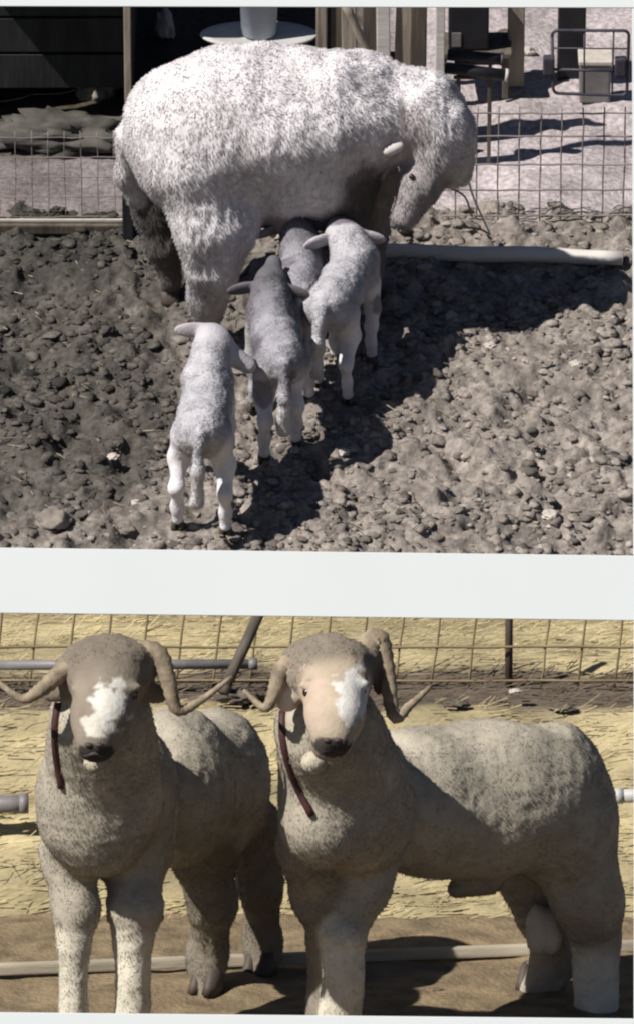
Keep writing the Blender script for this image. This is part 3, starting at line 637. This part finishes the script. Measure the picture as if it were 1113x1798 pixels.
make_ram('left horned ram facing the camera with a dark nose and white blaze', (-.45, .1, 0), [
    ('e', (172, 1430, -.34), (.14, .15, .155), RW, 1, .08), ('e', (215, 1405, -.12), (.15, .17, .20), RW, 1, .08),
    ('e', (305, 1385, .22), (.16, .22, .205), RW, 1, .08), ('e', (378, 1375, .48), (.145, .19, .19), RW, 1, .08),
    ('c', [(180, 1375, -.34), (176, 1266, -.50)], [.150, .128], RW, 1, .06),
    ('c', [(180, 1168, -.58), (118, 1180, -.60)], [.055, .028], RD, 1, .03), ('c', [(210, 1158, -.58), (268, 1160, -.58)], [.055, .028], RD, 1, .03),
    ('e', (188, 1190, -.62), (.088, .05, .034), RC, 1, .03), ('e', (190, 1150, -.60), (.095, .07, .04), RC, 1, .03),
    ('e', (190, 1176, -0.570), (.118, .095, .075), RD, 1, .03), ('c', [(190, 1205, -0.630), (178, 1262, -0.720), (168, 1300, -0.760)], [.088, .070, .048], RD, .15, .03),
    ('e', (170, 1312, -0.740), (.045, .04, .035), RD, .1, .02),
    ('e', (112, 1212, -0.590), (.055, .018, .028), RD, .1, .01, (1, .1, .25)), ('e', (262, 1215, -0.570), (.05, .018, .028), RD, .1, .01, (1, -.1, -.25)),
    ('c', [(120, 1490, -.25), (132, 1600, -.30), (130, 1660, -.31)], [.075, .050, .040], RW, 1, .05), ('c', [(130, 1650, -.31), (130, 1840, -.31)], [.043, .040], RL, 1, .02),
    ('c', [(240, 1500, -.17), (238, 1600, -.25), (234, 1660, -.26)], [.08, .054, .043], RW, 1, .05), ('c', [(234, 1650, -.26), (232, 1835, -.26)], [.050, .046], RL, 1, .02),
    ('c', [(350, 1470, .40), (374, 1580, .44), (366, 1680, .50), (364, 1752, .46)], [.10, .052, .045, .045], (.19, .165, .13), 1, .05),  # both hind legs: their shade is painted into the wool colour
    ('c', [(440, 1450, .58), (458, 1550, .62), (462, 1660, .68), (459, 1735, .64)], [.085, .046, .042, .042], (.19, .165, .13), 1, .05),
    ], [(130, 1850, -.31), (232, 1850, -.26), (362, 1760, .46), (455, 1740, .64)],
    [([(165, 1168, -0.600), (115, 1178, -0.620), (72, 1212, -0.670), (38, 1226, -0.670), (-12, 1190, -0.650)], .022), ([(228, 1150, -0.590), (275, 1148, -0.590), (296, 1195, -0.610), (312, 1246, -0.610), (350, 1232, -0.590), (408, 1188, -0.550)], .022)],
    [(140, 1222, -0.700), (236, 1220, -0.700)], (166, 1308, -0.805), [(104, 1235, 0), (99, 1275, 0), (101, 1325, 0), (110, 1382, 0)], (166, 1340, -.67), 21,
    [((192, 1240, -0.720), (.050, .14, .068), (.62, .60, .54)), ((165, 1275, -0.790), (.03, .1, .03), (.56, .53, .46)), ((166, 1322, -0.770), (.05, .1, .035), (.05, .045, .04))])
make_ram('right horned ram standing broadside before the straw bank, its pale face turned to the camera', (.35, .1, 0), [
    ('e', (968, 1402, .24), (.145, .19, .205), RW, 1, .08), ('e', (850, 1402, .13), (.22, .2, .205), RW, 1, .08), ('e', (735, 1405, .03), (.18, .18, .19), RW, 1, .08),
    ('e', (630, 1415, -.20), (.14, .16, .17), RW, 1, .08), ('e', (572, 1435, -.36), (.115, .12, .12), RW, 1, .08),
    ('c', [(600, 1375, -.28), (578, 1280, -.46)], [.150, .128], RW, 1, .06),
    ('c', [(560, 1165, -.55), (508, 1185, -.58)], [.055, .028], RD, 1, .03), ('c', [(600, 1158, -.55), (650, 1150, -.54)], [.055, .028], RD, 1, .03),
    ('e', (584, 1188, -.59), (.086, .05, .034), RC, 1, .03), ('e', (577, 1150, -.57), (.095, .07, .04), RC, 1, .03),
    ('e', (577, 1176, -0.540), (.116, .095, .072), RD, 1, .03), ('c', [(588, 1205, -0.600), (588, 1258, -0.700), (585, 1292, -0.740)], [.086, .068, .05], (.40, .33, .25), .15, .03),
    ('e', (580, 1312, -0.720), (.045, .04, .035), RD, .1, .02),
    ('e', (505, 1222, -0.590), (.035, .018, .04), (.7, .62, .52), .1, .01), ('e', (664, 1180, -0.530), (.018, .02, .06), (.12, .09, .08), .1, .01),
    ('c', [(640, 1470, -.10), (638, 1555, -.16), (612, 1640, -.2)], [.088, .062, .046], RW, 1, .05), ('c', [(605, 1645, -.2), (596, 1840, -.2)], [.055, .052], RL, 1, .02),
    ('c', [(546, 1480, -.24), (562, 1575, -.15), (572, 1655, -.10), (566, 1815, -.10)], [.09, .060, .045, .043], (.21, .185, .15), 1, .05),  # second foreleg: shade below the chest put into a darker colour
    ('c', [(1000, 1460, .22), (1030, 1570, .24), (1048, 1650, .30)], [.13, .08, .055], RW, 1, .06), ('c', [(1046, 1640, .30), (1046, 1775, .28)], [.055, .050], RL, 1, .02),
    ('c', [(930, 1500, .44), (955, 1600, .46), (978, 1680, .52), (935, 1750, .5)], [.12, .065, .05, .05], RW, 1, .05),
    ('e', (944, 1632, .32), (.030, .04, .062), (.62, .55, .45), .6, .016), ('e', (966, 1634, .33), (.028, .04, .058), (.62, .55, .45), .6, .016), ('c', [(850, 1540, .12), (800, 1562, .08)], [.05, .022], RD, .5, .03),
    ], [(596, 1850, -.2), (566, 1825, -.10), (1046, 1780, .28), (935, 1760, .5)],
    [([(545, 1160, -0.570), (500, 1172, -0.590), (482, 1215, -0.620), (465, 1243, -0.620), (428, 1212, -0.590)], .022), ([(632, 1158, -0.530), (662, 1122, -0.510), (678, 1180, -0.530), (692, 1258, -0.570), (720, 1238, -0.550), (756, 1205, -0.510)], .024)],
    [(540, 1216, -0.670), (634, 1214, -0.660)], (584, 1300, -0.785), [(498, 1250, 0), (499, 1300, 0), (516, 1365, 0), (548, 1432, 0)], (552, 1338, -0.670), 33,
    [((620, 1218, -0.690), (.050, .12, .065), (.64, .62, .58)), ((545, 1240, -0.670), (.05, .12, .09), (.43, .34, .27)), ((584, 1312, -0.770), (.055, .1, .03), (.06, .05, .045))])

# ================================================================== lower background
A_ = lo(0, 1697, z=.03); B_ = lo(1113, 1655, z=.03)
b = thing('edging_board', M0, (A_+B_)/2*1.0, 'low pale board along the foot of the straw bank', 'board')
dv = (B_-A_); L_ = dv.length*1.4
me = box(L_, .03, .03, (0, 0, -.008), .005, .002); o = link('board', me, mat('dusty_board', (.34, .30, .23), .9, .3, 9, .5, 60, stretch=(.3, 1, 1)), b); o.rotation_euler = (0, 0, math.atan2(dv.y, dv.x)); o.scale = (1, 1, 1)
zf = .53
xs = [lo(px, 1150, 2.0).x for px in range(-75, 1200, 64)]
px_post = lo(893, 1150, 2.0).x
wire_fence('wire_fence', M0, 2.0, [x for x in xs if abs(x-px_post) > .03], [.115, .02, .29], .34, 'leaning wire mesh fence along the top of the straw bank behind the rams', 'mesh fences', wirebrown, .0036, lean=.12, posts=((px_post, .345),), postr=.011, postm=wiredark, zb=zf-.03, hm=wirebrown)
def pipe(pts, rad, m, label, name='rail_pipe', cat='rail', grp=None, lab2=None):
    q = [lo(*a) for a in pts]; c = sum(q, Vector())/len(q); b = thing(name, M0, c, label, cat, grp)
    link('tube', tube([v-c for v in q], rad, 12), m, b); d = (q[-1]-q[0]).normalized()
    link('end_collar', tube([q[-1]-c-d*.02, q[-1]-c+d*.004], rad*1.15, 12), m, b); link('end_collar', tube([q[0]-c-d*.004, q[0]-c+d*.02], rad*1.15, 12), m, b)
pipe([(-60, 1168, 1.93), (250, 1167, 1.93), (450, 1166, 1.93)], .014, galv, 'grey pipe rail behind the left ram head', grp='rails behind the rams')
pipe([(-60, 1412, 1.45), (20, 1412, 1.45), (48, 1411, 1.45)], .024, galv, 'short thick pale pipe end at the left edge', grp='rails behind the rams')
pipe([(1080, 1398, 1.45), (1120, 1397, 1.45), (1180, 1396, 1.45)], .019, enamel, 'short white pipe end at the right edge behind the ram rump', grp='rails behind the rams')
pipe([(462, 1060, 1.9), (432, 1130, 1.86), (392, 1215, 1.8)], .016, darkwood, 'dark slanting stake between the two ram heads', 'slanting_stake', 'stake', 'slanting stakes')
for j, (px_, py_q, s_) in enumerate(((420, 1228, .06), (640, 1700, .012), (770, 1740, .018), (800, 1238, .035), (990, 1246, .035), (905, 1215, .02))):
    yy = 1.82 if py_q < 1400 else None
    p = lo(px_, py_q, yy) if yy else lo(px_, py_q, z=0)
    lump('clod', M0, p, (s_, s_*.6, s_*.35), [darkwood, stone, darkwood, darkwood, darkwood, stone][j],
         ['dark clump of dung at the foot of the slanting stake', 'small pale stone on the dirt behind the front leg of the right ram', 'dark stone on the dirt under the right ram belly', 'small dark clump above the withers of the right ram', 'small dark clump above the rump of the right ram', 'pale stone at the foot of the dark fence post'][j], 'clump' if j in (0, 3, 4) else 'stone', seed=80+j, fr_=3, amp=.4)
